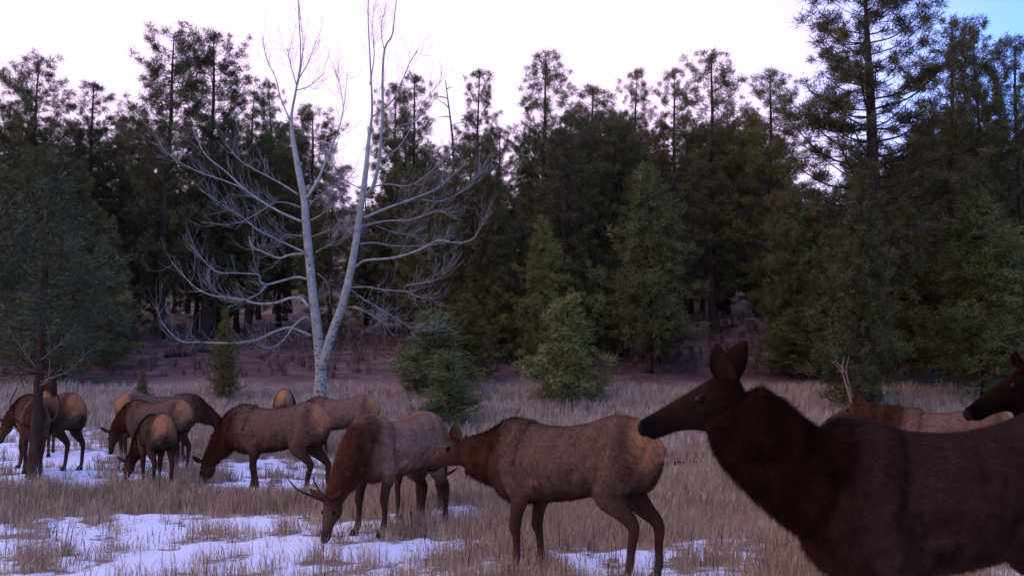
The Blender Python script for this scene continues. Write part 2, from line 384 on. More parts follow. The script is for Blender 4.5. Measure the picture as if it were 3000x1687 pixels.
# fill of the forest wall, tops kept under the skyline
env = np.array([(-600, 280), (0, 330), (160, 360), (250, 330), (330, 340), (400, 350), (560, 330), (700, 350), (800, 380), (900, 430), (980, 470), (1030, 525), (1080, 480),
                (1180, 350), (1290, 420), (1400, 340), (1560, 310), (1700, 330), (1900, 330), (2050, 300), (2200, 310), (2330, 470), (2450, 480), (2700, 380), (3000, 280), (3600, 200)], float)
r = np.random.default_rng(99); placed = []; nf = 0
for it in range(4000):
    if nf >= 190: break
    d = 45+60*r.random()**1.5; px = r.uniform(-260, 3260); x = (px-CX)/FPX*d
    if any((x-a)**2+(d-b_)**2 < 1.5**2 for a, b_ in placed): continue
    if 1860 < px < 2330 and d < 66: continue
    if 330 < px < 1250 and d < 53: continue
    e_ = np.interp(px, env[:, 0], env[:, 1]); ty = e_+r.uniform(-35, 260)
    h = W(px, ty, d)[2]-H(x, d)
    if h < 4 or h > 22: continue
    placed.append((x, d)); nf += 1
    p = int(r.integers(0, 6)); s = h/15
    if 1860 < px < 2330: p = p % 2
    place_pine(P15[p], 'forest_pine', x, d, s, np.clip(s, 0.6, 1.3)*r.uniform(0.9, 1.25), r.random()*6.28,
               'one of many dark pines merging into the forest wall behind the meadow', 'pines of the forest wall')
for i in range(22):
    d = 66+i*1.6; px = 1850+(i*197) % 500+r.uniform(-15, 15); x = (px-CX)/FPX*d
    h = W(px, np.interp(px, env[:, 0], env[:, 1])+r.uniform(0, 200), d)[2]-H(x, d)
    place_pine(P15[(2, 3, 5, 4)[i % 4]], 'forest_pine', x, d, h/15, np.clip(h/15, .7, 1.2)*1.15, i*2.1, 'one of many dark pines merging into the forest wall behind the meadow', 'pines of the forest wall')
# unseen trees added beside and behind the camera to shade the near ground
for i, (x, y, h, rs) in enumerate([(-2.5, -9, 15, 1.4), (5, -6, 15, 1.5), (9.5, 4, 14, 1.5), (11.5, 12, 14, 1.5), (15, 20, 15, 1.5), (13, -5, 15, 1.7)]):
    place_pine(P15[i % 6], 'forest_pine', x, y, h/15, rs, i*1.3, 'unseen pine added for shade on the camera side of the meadow', 'added shade pines on the camera side of the meadow')
# mid-size pines in front of the forest wall
MID = [pine_meshes('mid_pine_a', 7, 51, 0.06, 1.9, 'young', gap=0.25, tuft=0.20, needles=36, nwid=0.020, col=G2, per=6),
       pine_meshes('mid_pine_b', 7, 52, 0.10, 2.0, 'young', gap=0.27, tuft=0.21, needles=36, nwid=0.020, col=G3, per=6)]
YNG = [pine_meshes('young_pine_a', 3, 61, 0.07, 0.80, 'young', gap=0.17, tuft=0.21, needles=50, nwid=0.018, col=(0.15, 0.18, 0.065), per=6, trunk_r=0.045),
       pine_meshes('young_pine_b', 3, 62, 0.10, 0.85, 'young', gap=0.19, tuft=0.22, needles=50, nwid=0.018, col=(0.15, 0.18, 0.065), per=6, trunk_r=0.045)]
def young(ms, nom, nr, px, top, base, d, half, label, name='young_pine'):
    x = (px-CX)/FPX*d; z0 = H(x, d); h = W(px, top, d)[2]-z0
    place_pine(ms, name, x, d, h/nom, half*d/FPX/nr, random.random()*6, label, sink=0.05)
for m_, px, top, d, half, lab in [
    (1, 1900, 480, 43, 150, 'leafy mid height pine in front of the forest right of centre'),
    (0, 1700, 720, 45, 95, 'dark small pine behind the bushy young pine in mid meadow'),
    (0, 1370, 860, 41, 120, 'mid height pine behind the two young pines at centre'),
    (1, 2330, 900, 42, 130, 'low pine behind the ears of the near elk'),
    (0, 2620, 640, 41, 190, 'mid height pine under the huge pine at right'),
    (1, 2880, 560, 36, 220, 'dark mid height pine by the right edge'),
    (0, 660, 905, 36, 60, 'thin young pine between the elk groups at left'),
    (0, 420, 1080, 31, 40, 'tiny pine sapling behind the elk pair at left'),
    (0, 2500, 500, 33.5, 170, 'bushy pine hiding the lower trunk of the huge pine'),
    (1, 180, 700, 40, 190, 'mid height pine behind the slender pine at the left edge')]:
    young(MID[m_], 7, 1.65, px, top, 0, d, half, lab)
young(YNG[0], 3, 0.62, 1655, 885, 0, 36, 98, 'bushy bright young pine standing alone in the meadow at centre')
young(YNG[1], 3, 0.66, 1318, 1050, 0, 31.5, 92, 'small young pine just above the level headed elk')
young(YNG[0], 3, 0.62, 1275, 930, 0, 37.5, 115, 'wider young pine behind the small young pine at centre')
r = np.random.default_rng(123)
for i in range(34):
    d = r.uniform(42, 52); px = -80+3200*(i+r.uniform(.1, .9))/34
    if 1930 < px < 2300 or 330 < px < 1230: continue
    ht = r.uniform(4, 8.5); x = (px-CX)/FPX*d
    place_pine(MID[i % 2], 'forest_pine', x, d, ht/7, r.uniform(.65, 1.0)*(ht/7)**.5, r.random()*6, 'one of the bushy mid height pines along the front of the forest wall', 'bushy pines along the forest front')
for i, (x, y, h, rs) in enumerate([(2.6, -2.6, 6.5, 1.0), (5.6, 1.2, 6.0, .95), (-0.8, -3.4, 6.5, 1.0), (5.2, -2.2, 7.5, 1.1)]):  # low pines out of view, added to darken the near elk's camera side
    place_pine(MID[i % 2], 'forest_pine', x, y, h/7, rs, i*1.7, 'unseen bushy pine added close behind the camera to shade the nearest elk', 'added shade pines close behind the camera')
# slender pine in front at the left, with dead lower branches
lp = pine_meshes('slender_pine', 5.1, 71, 0.36, 1.75, 'young', gap=0.30, tuft=0.27, needles=40, nwid=0.013, col=(0.066, 0.084, 0.034), per=5, trunk_r=0.07)
lx = W(108, 1172, 17.6)[0]
LP = place_pine(lp, 'slender_pine', lx, 17.6, 0.94, 1.08, 0.6, 'slender pine with bare lower trunk in front of the elk at far left', sink=0.05)
def dead_branch(parent, origin, pts_, seed, thick=0.012):
    g = Geo(); r = np.random.default_rng(seed); p = smooth_path(np.array(pts_)-origin, 4)
    g.tube(p, np.linspace(thick, thick*0.35, len(p)), 5)
    for i in range(2, len(p)):
        for s_ in (-1, 1):
            if r.random() < 0.55:
                t_ = p[i]-p[i-1]; t_ /= np.linalg.norm(t_); sd = np.cross(t_, [0, 1, 0.2])*s_
                q = p[i]+t_*r.uniform(.06, .16)+sd*r.uniform(.05, .12)+r.normal(0, .03, 3)
                g.tube(np.array([p[i], (p[i]+q)/2+t_*0.01, q]), [thick*.5, thick*.4, thick*.2], 4)
    o = obj('dead_branch', g.mesh('dead_branch'), M['deadwood'], parent); o.scale = (1/1.08, 1/1.08, 1/0.94); return o
lo_ = np.array([lx, 17.6, H(lx, 17.6)-0.05])
def lpw(*q): return [W(a, b_, 17.6-0.25+dd) for a, b_, dd in q]
import math as _m
def unrot(pts_, o_, a):
    c_, s_ = _m.cos(-a), _m.sin(-a); R_ = np.array([[c_, -s_, 0], [s_, c_, 0], [0, 0, 1]])
    return [(R_@(np.array(p)-o_))+o_ for p in pts_]
for sd, q in ((1, [(112, 1130, .22), (138, 1110, .1), (144, 1040, 0), (140, 970, -.05)]), (2, [(110, 1060, .22), (170, 1010, .0), (215, 960, -.2)]),
              (3, [(106, 1080, .22), (60, 1020, .1), (15, 950, 0)]), (4, [(112, 1120, .22), (200, 1085, .1), (255, 1030, 0)])):
    dead_branch(LP, lo_, unrot(lpw(*q), lo_, 0.6), sd)

# ------------------------------------------------------------------ aspen with two pale stems
AD = 30.0
def A(lst, src='c', dz=0.0, seed=0):
    """points read off enlargements of the photograph -> world, at the aspen's distance with a depth swing dz"""
    o = []
    n = len(lst)
    for i, (x, y) in enumerate(lst):
        if src == 'c': px, py = 400+x*0.4694, 500+y*0.4694
        elif src == 'u': px, py = 450+x*0.4141, y*0.4141
        else: px, py = x*D, y*D
        o.append(W(px, py, AD+dz*i/max(1, n-1)))
    return np.array(o)
ax_ = W(937, 1172, AD)[0]; az_ = H(ax_, AD)
asp = empty('aspen_tree', (ax_, AD, az_)); tag(asp, 'bare pale aspen with two forking stems behind the grazing elk', 'tree')
AO = np.array([ax_, AD, az_])
rA = np.random.default_rng(5)
def limb(name, P, r0, r1, mat, k=6, sides=8):
    p = smooth_path(np.asarray(P)-AO, k); g = Geo(); u = np.linspace(0, 1, len(p)); g.tube(p, r0+(r1-r0)*u, sides)
    return obj(name, g.mesh(name), M[mat], asp), p
base = np.array([[ax_, AD, az_-0.15]])
lst = A([(805, 1000), (807, 930), (800, 850), (785, 720), (770, 560), (764, 495), (742, 380), (733, 300), (745, 225), (756, 150), (752, 40), (748, -60), (746, -150)], 'd', 0.6)
P = np.vstack([base, lst]); p = smooth_path(P-AO, 6); g = Geo()
rad_l = np.interp(np.linspace(0, 1, len(p)), [0, .06, .16, .3, .5, .62, .75, 1], [.25, .19, .155, .125, .092, .042, .020, .006]); g.tube(p, rad_l, 10)
obj('stem', g.mesh('stem'), M['aspen'], asp); left_path = p+AO
lst = A([(808, 930), (822, 880), (838, 830), (865, 755), (890, 640), (905, 540), (918, 450), (928, 350), (936, 275), (931, 150), (926, 40), (930, -80), (934, -160)], 'd', -0.9)
p = smooth_path(lst-AO, 6); g = Geo()
g.tube(p, np.interp(np.linspace(0, 1, len(p)), [0, .12, .3, .5, .62, .75, 1], [.115, .125, .105, .075, .04, .020, .006]), 10)
obj('stem', g.mesh('stem'), M['aspen'], asp)
br = [ # (points, source, radius, depth swing)
 ([(1085, 1400), (1170, 1260), (1220, 1130), (1280, 990), (1310, 920), (1350, 730), (1370, 520)], 'u', .055, .8),
 ([(1490, 1400), (1560, 1300), (1600, 1080), (1620, 800), (1620, 560), (1635, 350), (1690, 240), (1710, 60), (1730, -60)], 'u', .07, -1.2),
 ([(1020, 600), (1050, 430), (1055, 270), (1030, 60)], 'u', .022, .5), ([(1010, 600), (975, 480), (945, 340)], 'u', .02, -.6),
 ([(1020, 570), (1090, 450), (1150, 290)], 'u', .02, .4), ([(1015, 640), (1100, 610), (1210, 520)], 'u', .018, -.7),
 ([(965, 850), (900, 700), (865, 560), (800, 420), (770, 260)], 'u', .028, .9),
 ([(1545, 830), (1700, 700), (1810, 450), (1870, 360)], 'u', .028, -1), ([(1530, 600), (1560, 400), (1550, 200), (1560, 20)], 'u', .022, .4),
 ([(1590, 1150), (1760, 1010), (1900, 740), (2040, 570)], 'u', .03, .9), ([(1600, 1060), (1720, 900), (1850, 860), (1960, 700)], 'u', .022, -.9),
 ([(1635, 380), (1610, 200), (1650, 30)], 'u', .018, .3), ([(1345, 760), (1320, 620), (1270, 440)], 'u', .012, .3),
 ([(1090, 1030), (960, 980), (850, 1010), (750, 1055), (600, 1075), (400, 1070), (270, 1060), (170, 960), (120, 850)], 'c', .055, -1.2),
 ([(1085, 940), (1050, 915), (980, 970), (930, 1040), (850, 1105), (760, 1085)], 'c', .045, -1.0),
 ([(1075, 850), (1030, 800), (960, 795), (870, 825), (760, 830), (640, 800), (480, 780), (370, 730), (290, 650), (220, 570)], 'c', .055, .8),
 ([(1070, 680), (1000, 665), (880, 695), (810, 710), (770, 690), (760, 650), (650, 640), (500, 630), (420, 560), (330, 460)], 'c', .045, -1.4),
 ([(810, 710), (760, 770), (640, 810), (500, 760), (440, 680)], 'c', .025, -.7),
 ([(1055, 515), (960, 525), (890, 545), (800, 510), (720, 470), (700, 410)], 'c', .042, 1.0),
 ([(1050, 510), (900, 440), (760, 370), (660, 290), (560, 230), (400, 120)], 'c', .04, -.9),
 ([(1035, 320), (900, 260), (780, 190), (680, 120), (550, 0), (430, -100), (350, -260)], 'c', .045, .9),
 ([(1030, 230), (930, 200), (850, 205), (760, 265), (600, 335), (400, 320)], 'c', .03, -1.2),
 ([(1010, 150), (900, 80), (760, 5), (650, -60), (560, -160)], 'c', .035, 1.1),
 ([(690, 120), (540, 60), (370, 0), (200, -100), (120, -230)], 'c', .025, 1.6),
 ([(1370, 600), (1430, 560), (1600, 545), (1750, 500), (1850, 450), (1900, 435), (2000, 450), (2090, 430), (2150, 350), (2180, 280)], 'c', .048, -1.3),
 ([(1390, 460), (1480, 450), (1600, 470), (1750, 470), (1860, 460), (1960, 400)], 'c', .035, .9),
 ([(1400, 350), (1550, 315), (1700, 310), (1800, 280), (1880, 250), (2000, 290)], 'c', .035, -.9),
 ([(1420, 295), (1560, 235), (1700, 185), (1860, 120), (1940, 60), (2020, -20)], 'c', .045, 1.2),
 ([(1780, 180), (1900, 190), (2050, 120), (2130, 40), (2180, -60)], 'c', .022, 1.0),
 ([(1480, 100), (1570, 85), (1700, 95), (1820, 20), (1920, -80), (1990, -160)], 'c', .03, -1.0),
 ([(1340, 730), (1430, 725), (1550, 745), (1680, 755), (1760, 790), (1860, 800)], 'c', .035, -.8),
 ([(1670, 752), (1690, 715), (1830, 695), (1900, 660), (1950, 590)], 'c', .022, -1.0),
 ([(1330, 740), (1430, 810), (1520, 870), (1530, 920), (1490, 980)], 'c', .03, 1.1),
 ([(1430, 805), (1600, 910), (1740, 990), (1850, 990), (1930, 960)], 'c', .026, 1.3),
 ([(1500, 345), (1620, 390), (1740, 410), (1850, 500)], 'c', .02, .5),
 ([(1100, 410), (1220, 370), (1340, 365)], 'c', .022, -.4), ([(1120, 510), (1170, 480), (1300, 420), (1360, 390)], 'c', .022, .5),
 ([(1090, 310), (1160, 270), (1190, 220), (1290, 240)], 'c', .03, -.6), ([(1090, 200), (1170, 140), (1290, 70), (1370, 0)], 'c', .024, .7),
 ([(1130, 640), (1180, 690), (1200, 760), (1140, 800)], 'c', .02, .5), ([(1050, 410), (930, 405), (880, 480)], 'c', .022, -.5),
 ([(1310, 850), (1400, 870), (1500, 920), (1540, 950)], 'c', .02, -.6), ([(1420, 120), (1300, 60), (1230, -40), (1180, -120)], 'c', .02, -.7)]
tw = Geo()
def twigs(p, r0, n, depth=0, ln0=1.0):
    for i in range(n):
        j = int(rA.integers(max(1, len(p)//4), len(p)-1)); t_ = p[j+1]-p[j-1]; t_ /= np.linalg.norm(t_)+1e-9
        d_ = t_*0.85+rA.normal(0, 0.42, 3)+np.array([0, 0, 0.22]); d_ /= np.linalg.norm(d_)
        ln = ln0*rA.uniform(0.25, 0.9); q = p[j]+d_*ln; mid = p[j]+d_*ln*0.5+rA.normal(0, 0.05, 3)*ln-np.array([0, 0, 0.04*ln])
        q = q+np.array([0, 0, 0.15*ln]); pp = smooth_path([p[j], mid, q], 3)
        tw.tube(pp, np.linspace(r0, r0*0.45, len(pp)), 3)
        if depth < 1: twigs(pp, r0*0.7, 2, depth+1, ln0*0.5)
for pts_, src, r0, dz in br:
    o, p = limb('branch', A(pts_, src, dz), r0*.85, 0.007, 'aspen_twig' if r0 < .04 else 'aspen', 5, 6)
    twigs(p, 0.0055, 32 if src == 'c' else 12)
obj('twigs', tw.mesh('twigs'), M['aspen_twig'], asp)
# dead snag on the skyline
sx = W(1310, 1172, 56)[0]; sz_ = H(sx, 56); g = Geo(); top = W(1305, 235, 56)
P = np.array([[0, 0, 0], [0.1, 0, 5], [0.25, 0.1, 9.5], [top[0]-sx, 0, top[2]-sz_]]); p = smooth_path(P, 8); g.tube(p, np.linspace(.17, .02, len(p)), 7)
r_ = np.random.default_rng(8)
for i in range(26):
    j = int(r_.integers(8, len(p)-1)); a_ = r_.random()*6.28; ln = r_.uniform(.3, 1.0)
    q = p[j]+np.array([math.cos(a_)*ln, math.sin(a_)*ln, r_.uniform(-.1, .5)*ln]); g.tube(np.array([p[j], (p[j]+q)/2+[0, 0, .05], q]), [.03, .022, .01], 4)
tag(obj('dead_snag', g.mesh('dead_snag'), M['bark'], None, (sx, 56, sz_)), 'thin leafless dead snag on the skyline right of the aspen', 'tree')

# boulder and fallen logs
def boulder(px, d, sx_, sy_, sz__, seed, label):
    import bmesh
    bm = bmesh.new(); bmesh.ops.create_icosphere(bm, subdivisions=4, radius=1); r = np.random.default_rng(seed)
    o_ = r.random(3)*20
    for v in bm.verts:
        n_ = v.co.normalized(); k_ = 1+0.5*(float(fbm(np.array([n_.x*1.3+o_[0]+n_.z]), np.array([n_.y*1.3+o_[1]-n_.z]), 4)[0])-0.5)
        v.co = Vector((n_.x*k_*sx_, n_.y*k_*sy_, max(-0.3, n_.z)*k_*sz__))
    me = bpy.data.meshes.new('boulder'); bm.to_mesh(me); bm.free(); me.polygons.foreach_set('use_smooth', [True]*len(me.polygons))
    x = (px-CX)/FPX*d; tag(obj('boulder', me, M['stone'], None, (x, d, H(x, d)-0.05)), label, 'rock')
boulder(1985, 53, .85, .7, .5, 4, 'dark rounded boulder on the bank left of the near elk ears')
def log(px0, py0, px1, d0, d1, r0, label, seed):
    a = W(px0, 1172, d0); b_ = W(px1, 1172, d1); g = Geo(); r = np.random.default_rng(seed)
    n_ = 7; P = np.array([[a[0]+(b_[0]-a[0])*u, d0+(d1-d0)*u, 0] for u in np.linspace(0, 1, n_)])
    P[:, 2] = H0(P[:, 0], P[:, 1])+r0*0.9+r.normal(0, r0*0.3, n_)
    p = smooth_path(P, 3); g.tube(p-P[0], np.linspace(r0, r0*0.5, len(p)), 8)
    for j in range(4, len(p)-2, 3):
        q = p[j]-P[0]+np.array([r.uniform(-.2, .2), r.uniform(-.15, .15), r.uniform(.12, .4)]); g.tube(np.array([p[j]-P[0], q]), [r0*.35, r0*.12], 5)
    tag(obj('fallen_log', g.mesh('fallen_log'), M['bark'], None, P[0]), label, 'log')
log(1945, 0, 2090, 24.0, 24.4, 0.05, 'thin dark fallen branch in the grass below the near elk chin', 1)
log(480, 0, 620, 47, 48.5, 0.14, 'fallen log on the brown bank left of the aspen', 2)
log(2080, 0, 2160, 55, 57, 0.13, 'fallen log on the pale slope above the boulder', 3)

# ------------------------------------------------------------------ elk
DARK0 = np.array([.054, .021, .011]); BODY = np.array([.200, .120, .080]); RUMP = np.array([.42, .20, .09]); LEG = np.array([.060, .031, .020]); BELLY = np.array([.075, .040, .024]); FACE0 = np.array([.085, .048, .030]); MUZ0 = np.array([.03, .022, .02])
GRAZE = dict(neck=[(.40, 0, 1.05, .29, .20), (.64, 0, 1.05, .255, .175), (.86, 0, .86, .20, .135), (1.03, 0, .63, .150, .105), (1.15, 0, .47, .115, .085)], poll=(1.16, 0, .46), nose=(1.27, 0, .03))
ALERT = dict(neck=[(.40, 0, 1.04, .29, .20), (.62, 0, 1.14, .27, .175), (.78, 0, 1.33, .21, .14), (.90, 0, 1.53, .155, .11), (.96, 0, 1.68, .12, .09)], poll=(.97, 0, 1.70), nose=(1.40, 0, 1.50))
LEVEL = dict(neck=[(.40, 0, 1.05, .29, .20), (.66, 0, 1.08, .24, .17), (.92, 0, 1.08, .19, .13), (1.13, 0, 1.12, .15, .105), (1.27, 0, 1.17, .12, .09)], poll=(1.29, 0, 1.18), nose=(1.62, 0, .92))
def ellring(c_, n_, s_, a, b_, k=18, flat=0):
    t_ = np.arange(k)*2*math.pi/k
    return np.asarray(c_)+np.cos(t_)[:, None]*np.asarray(n_)*a+np.sin(t_)[:, None]*np.asarray(s_)*b_
def nrm(v): return np.asarray(v, float)/(np.linalg.norm(v)+1e-9)
def loft(P, R, k=18, sub=5, side=np.array([0, 1., 0])):
    P = np.asarray(P, float); R = np.asarray(R, float); Q = smooth_path(np.hstack([P, R]), sub)
    p = Q[:, :3]; rr = np.maximum(Q[:, 3:], 0.008); T = np.gradient(p, axis=0); o = []
    for i in range(len(p)):
        t_ = nrm(T[i]); s_ = nrm(side-t_*side.dot(t_)); n_ = np.cross(t_, s_)
        o.append(ellring(p[i], n_, s_, rr[i, 0], rr[i, 1], k))
    return o, p
def eval_mesh(src, vox, it=6):
    o = bpy.data.objects.new('tmp', src); C.objects.link(o)
    md = o.modifiers.new('r', 'REMESH'); md.mode = 'VOXEL'; md.voxel_size = vox
    s_ = o.modifiers.new('s', 'SMOOTH'); s_.factor = 0.5; s_.iterations = it
    dg = bpy.context.evaluated_depsgraph_get(); dg.update()
    me = bpy.data.meshes.new_from_object(o.evaluated_get(dg)); bpy.data.objects.remove(o); return me
def elk(label, px, d, heading, scale=1.0, pose=GRAZE, legs=(0, 0, 0, 0), antlers=None, tint=1.0, vox=0.02, nfur=14000, fw=0.010, flen=1.0, ears=((-.35, .75, .45), (-.35, .75, .45)), mane=1.0, seed=1, dx=0.0, zoff=0.0, antler_mat='antler', bodytint=None, group=None, bulk=1.0, dk=1.0):
    g = Geo(); body = BODY*tint if bodytint is None else np.array(bodytint)
    DARK, FACE, MUZ = DARK0*dk, FACE0*dk, MUZ0*dk
    # trunk
    tr = [(-.84, 1.13, .96, .07), (-.80, 1.20, .86, .13), (-.72, 1.29, .76, .19), (-.60, 1.36, .71, .225), (-.43, 1.375, .715, .235), (-.22, 1.31, .695, .25), (0, 1.275, .65, .27), (.22, 1.28, .625, .265), (.40, 1.32, .605, .24), (.53, 1.345, .61, .215), (.64, 1.32, .64, .20), (.74, 1.24, .74, .15), (.79, 1.12, .86, .08)]
    q = smooth_path([(x, (a+b_)/2, (a-b_)/2, w*bulk) for x, a, b_, w in tr], 4); RG = []; col = []
    for x, zc, hh, hw in q:
        ring = ellring((x, 0, zc), (0, 0, 1), (0, 1, 0), hh, hw, 24); RG.append(ring)
        for v in ring:
            u = (v[2]-zc)/hh
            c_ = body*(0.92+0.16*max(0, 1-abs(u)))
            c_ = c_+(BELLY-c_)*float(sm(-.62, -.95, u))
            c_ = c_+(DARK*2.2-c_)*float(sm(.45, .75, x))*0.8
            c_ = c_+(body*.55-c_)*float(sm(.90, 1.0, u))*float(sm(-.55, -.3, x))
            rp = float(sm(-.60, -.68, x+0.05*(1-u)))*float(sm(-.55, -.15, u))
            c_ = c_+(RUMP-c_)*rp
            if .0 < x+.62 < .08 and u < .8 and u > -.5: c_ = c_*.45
            ln = .040-.015*u+.02*float(sm(.35, .6, x))
            col.append((*c_, ln))
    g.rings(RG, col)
    # neck with mane
    nk = np.array(pose['neck']); RG, p = loft(nk[:, :3], nk[:, 3:]*[1, 1*bulk], 20, 5); col = []
    for i, ring in enumerate(RG):
        u = i/(len(RG)-1)
        for v in ring:
            c_ = DARK*1.7+(body*.95-DARK*1.7)*float(sm(.30, .05, u)); col.append((*c_, .075-.03*u))
    g.rings(RG, col)
    # throat mane
    tp = []
    for i in (1, 2, 3):
        c0 = nk[i, :3]; t_ = nrm(nk[min(i+1, 4), :3]-nk[i-1, :3]); s_ = nrm(np.array([0, 1, 0])-t_*t_[1]); n_ = np.cross(t_, s_)
        if n_[2] > 0 and abs(t_[0]) > 0.25 or n_[0] < 0: n_ = n_ if n_[2] < 0 else -n_
        tp.append((*(c0+n_*nk[i, 3]*.62*(1 if n_[2] < 0 else -1)), .13*mane*(1.1-.22*i)*1.25, .085*mane))
    tp = np.array(tp); RG, p = loft(tp[:, :3], tp[:, 3:], 14, 4); g.rings(RG, [(*DARK*1.2, .085)]*sum(len(a) for a in RG))
    # head
    poll = np.array(pose['poll'], float); nose = np.array(pose['nose'], float); f = nrm(nose-poll); L_ = np.linalg.norm(nose-poll)
    hint = np.array(pose.get('up', (.35, 0, 1.)), float); u_ = nrm(hint-f*f.dot(hint)); sd = np.cross(u_, f)
    hs = [(-.06, .085, .07), (.06, .112, .083), (.22, .122, .092), (.36, .112, .090), (.52, .086, .066), (.70, .066, .053), (.86, .060, .052), (.96, .052, .048), (1.02, .030, .03)]
    q = smooth_path(hs, 3); RG = []; col = []
    for t_, hh, hw in q:
        c0 = poll+f*L_*t_+u_*(.105-.052*t_-hh); RG.append(ellring(c0, u_, sd, hh, hw, 18))
        for a in range(18):
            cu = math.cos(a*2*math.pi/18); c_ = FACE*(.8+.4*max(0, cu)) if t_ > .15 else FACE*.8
            c_ = c_+(MUZ-c_)*float(sm(.72, .92, t_)); c_ = c_+(DARK*1.6-c_)*float(sm(.3, -.02, t_))
            col.append((*c_, .014+.02*float(sm(.3, 0, t_))))
    g.rings(RG, col)
    # legs
    hoofs = []
    def leg(J, sy, swing, bend):
        J = np.array(J, float); z0 = J[0, 2]; w = (z0-J[:, 2])/z0
        J[:, 0] += swing*w+bend*np.sin(w*math.pi)*0.5; P = np.stack([J[:, 0], J[:, 1]*sy, J[:, 2]], -1)
        RG, p = loft(P, J[:, 3:5], 14, 4); col = []
        for i, ring in enumerate(RG):
            z = p[i, 2]
            for v in ring:
                c_ = LEG+(body*.94-LEG)*float(sm(.50, .80, z))
                if J[0, 0] < 0: c_ = c_*(1-.35*float(sm(.0, -.1, v[0]-p[i, 0]))*float(sm(.45, .6, z)))
                c_ = c_+(np.array([.11, .075, .05])-c_)*float(sm(.30, .15, z))*.5
                col.append((*c_, .012+.02*float(sm(.5, .8, z))))
        g.rings(RG, col); hoofs.append(P[-1])
    fr = [(.50, .10, 1.16, .13, .07), (.50, .165, .98, .16, .085), (.46, .175, .80, .125, .08), (.42, .165, .66, .088, .066), (.455, .150, .52, .060, .053), (.475, .145, .40, .055, .050), (.462, .143, .34, .040, .038), (.456, .142, .22, .034, .033), (.465, .142, .12, .042, .039), (.49, .142, .07, .033, .032), (.505, .142, .035, .034, .032)]
    hd = [(-.55, .12, 1.10, .22, .11), (-.53, .165, .90, .20, .105), (-.46, .180, .73, .140, .085), (-.57, .155, .60, .088, .062), (-.675, .145, .50, .060, .050), (-.698, .143, .43, .050, .043), (-.682, .142, .30, .040, .036), (-.668, .142, .14, .037, .035), (-.645, .142, .075, .034, .033), (-.63, .142, .035, .035, .033)]
    leg(fr, 1, legs[0], -.02); leg(fr, -1, legs[1], 0); leg(hd, 1, legs[2], 0); leg(hd, -1, legs[3], 0)
    # tail
    RG, p = loft([(-.78, 0, 1.18), (-.85, 0, 1.10), (-.86, 0, 1.00)], [(.04, .04), (.035, .035), (.015, .015)], 10, 3); g.rings(RG, [(*RUMP*.8, .03)]*sum(len(a) for a in RG))
    src = g.mesh('src', False); SV = np.vstack(g.v); SC = np.vstack(g.c)
    me = eval_mesh(src, vox/scale); me.name = 'elk_body'; nv = len(me.vertices)
    V = np.empty(nv*3, np.float32); me.vertices.foreach_get('co', V); V = V.reshape(-1, 3)
    kd = kdtree.KDTree(len(SV))
    for i, v in enumerate(SV): kd.insert(v, i)
    kd.balance(); CL = np.empty((nv, 4))
    for i in range(nv):
        nn = kd.find_n(V[i], 4); w = np.array([1/(a[2]+.01) for a in nn]); CL[i] = (SC[[a[1] for a in nn]]*w[:, None]).sum(0)/w.sum()
    E = np.empty(len(me.edges)*2, np.int32); me.edges.foreach_get('vertices', E); E = E.reshape(-1, 2)
    deg = np.bincount(E.ravel(), minlength=nv)[:, None]+1e-6
    for _ in range(3):
        acc = np.zeros_like(CL); np.add.at(acc, E[:, 0], CL[E[:, 1]]); np.add.at(acc, E[:, 1], CL[E[:, 0]]); CL = .4*CL+.6*acc/deg
    r = np.random.default_rng(seed+100)
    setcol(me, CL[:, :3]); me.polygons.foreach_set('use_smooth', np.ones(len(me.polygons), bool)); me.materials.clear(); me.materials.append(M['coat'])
    wx = (px-CX)/FPX*d+dx
    e = empty('elk', (wx, d, H(wx, d)+zoff), math.radians(heading), (scale,)*3)
    obj('body', me, M['coat'], e)
    # fur strands
    me.calc_loop_triangles(); T = np.empty(len(me.loop_triangles)*3, np.int32); me.loop_triangles.foreach_get('vertices', T); T = T.reshape(-1, 3)
    VN = np.empty(nv*3, np.float32); me.vertices.foreach_get('normal', VN); VN = VN.reshape(-1, 3)
    a, b_, c_ = V[T[:, 0]], V[T[:, 1]], V[T[:, 2]]; ar = np.linalg.norm(np.cross(b_-a, c_-a), axis=1)*(0.3+CL[T[:, 0], 3]*18)
    ti = r.choice(len(T), nfur, p=ar/ar.sum()); u1 = np.sqrt(r.random(nfur))[:, None]; u2 = r.random(nfur)[:, None]
    B = [1-u1, u1*(1-u2), u1*u2]; mixv = lambda X: sum(B[k]*X[T[ti, k]] for k in range(3))
    root = mixv(V); nn = mixv(VN); cc = mixv(CL); nn /= np.linalg.norm(nn, axis=1)[:, None]+1e-9
    flow = np.array([-.75, 0, -.65])+r.normal(0, .28, (nfur, 3)); flow -= nn*(flow*nn).sum(1)[:, None]; flow /= np.linalg.norm(flow, axis=1)[:, None]+1e-9
    dirv = nn*(.30+.25*r.random((nfur, 1)))+flow; dirv /= np.linalg.norm(dirv, axis=1)[:, None]
    ln = (cc[:, 3:4]*(.6+.8*r.random((nfur, 1))))*flen; sdv = np.cross(dirv, nn); sdv /= np.linalg.norm(sdv, axis=1)[:, None]+1e-9
    w_ = np.minimum(fw, ln*.35)
    root = root-nn*.003; FV = np.stack([root-sdv*w_*.5, root+sdv*w_*.5, root+dirv*ln], 1).reshape(-1, 3)
    cl = fbm(root[:, 0]*16+root[:, 2]*4, root[:, 2]*9+root[:, 1]*12+root[:, 0]*3, 3)[:, None]
    fc = np.repeat(cc[:, :3]*(.65+.75*r.random((nfur, 1)))*(.2+1.6*cl), 3, 0)
    obj('fur', npmesh('fur', FV, np.arange(nfur*3).reshape(-1, 3), fc), M['fur'], e)
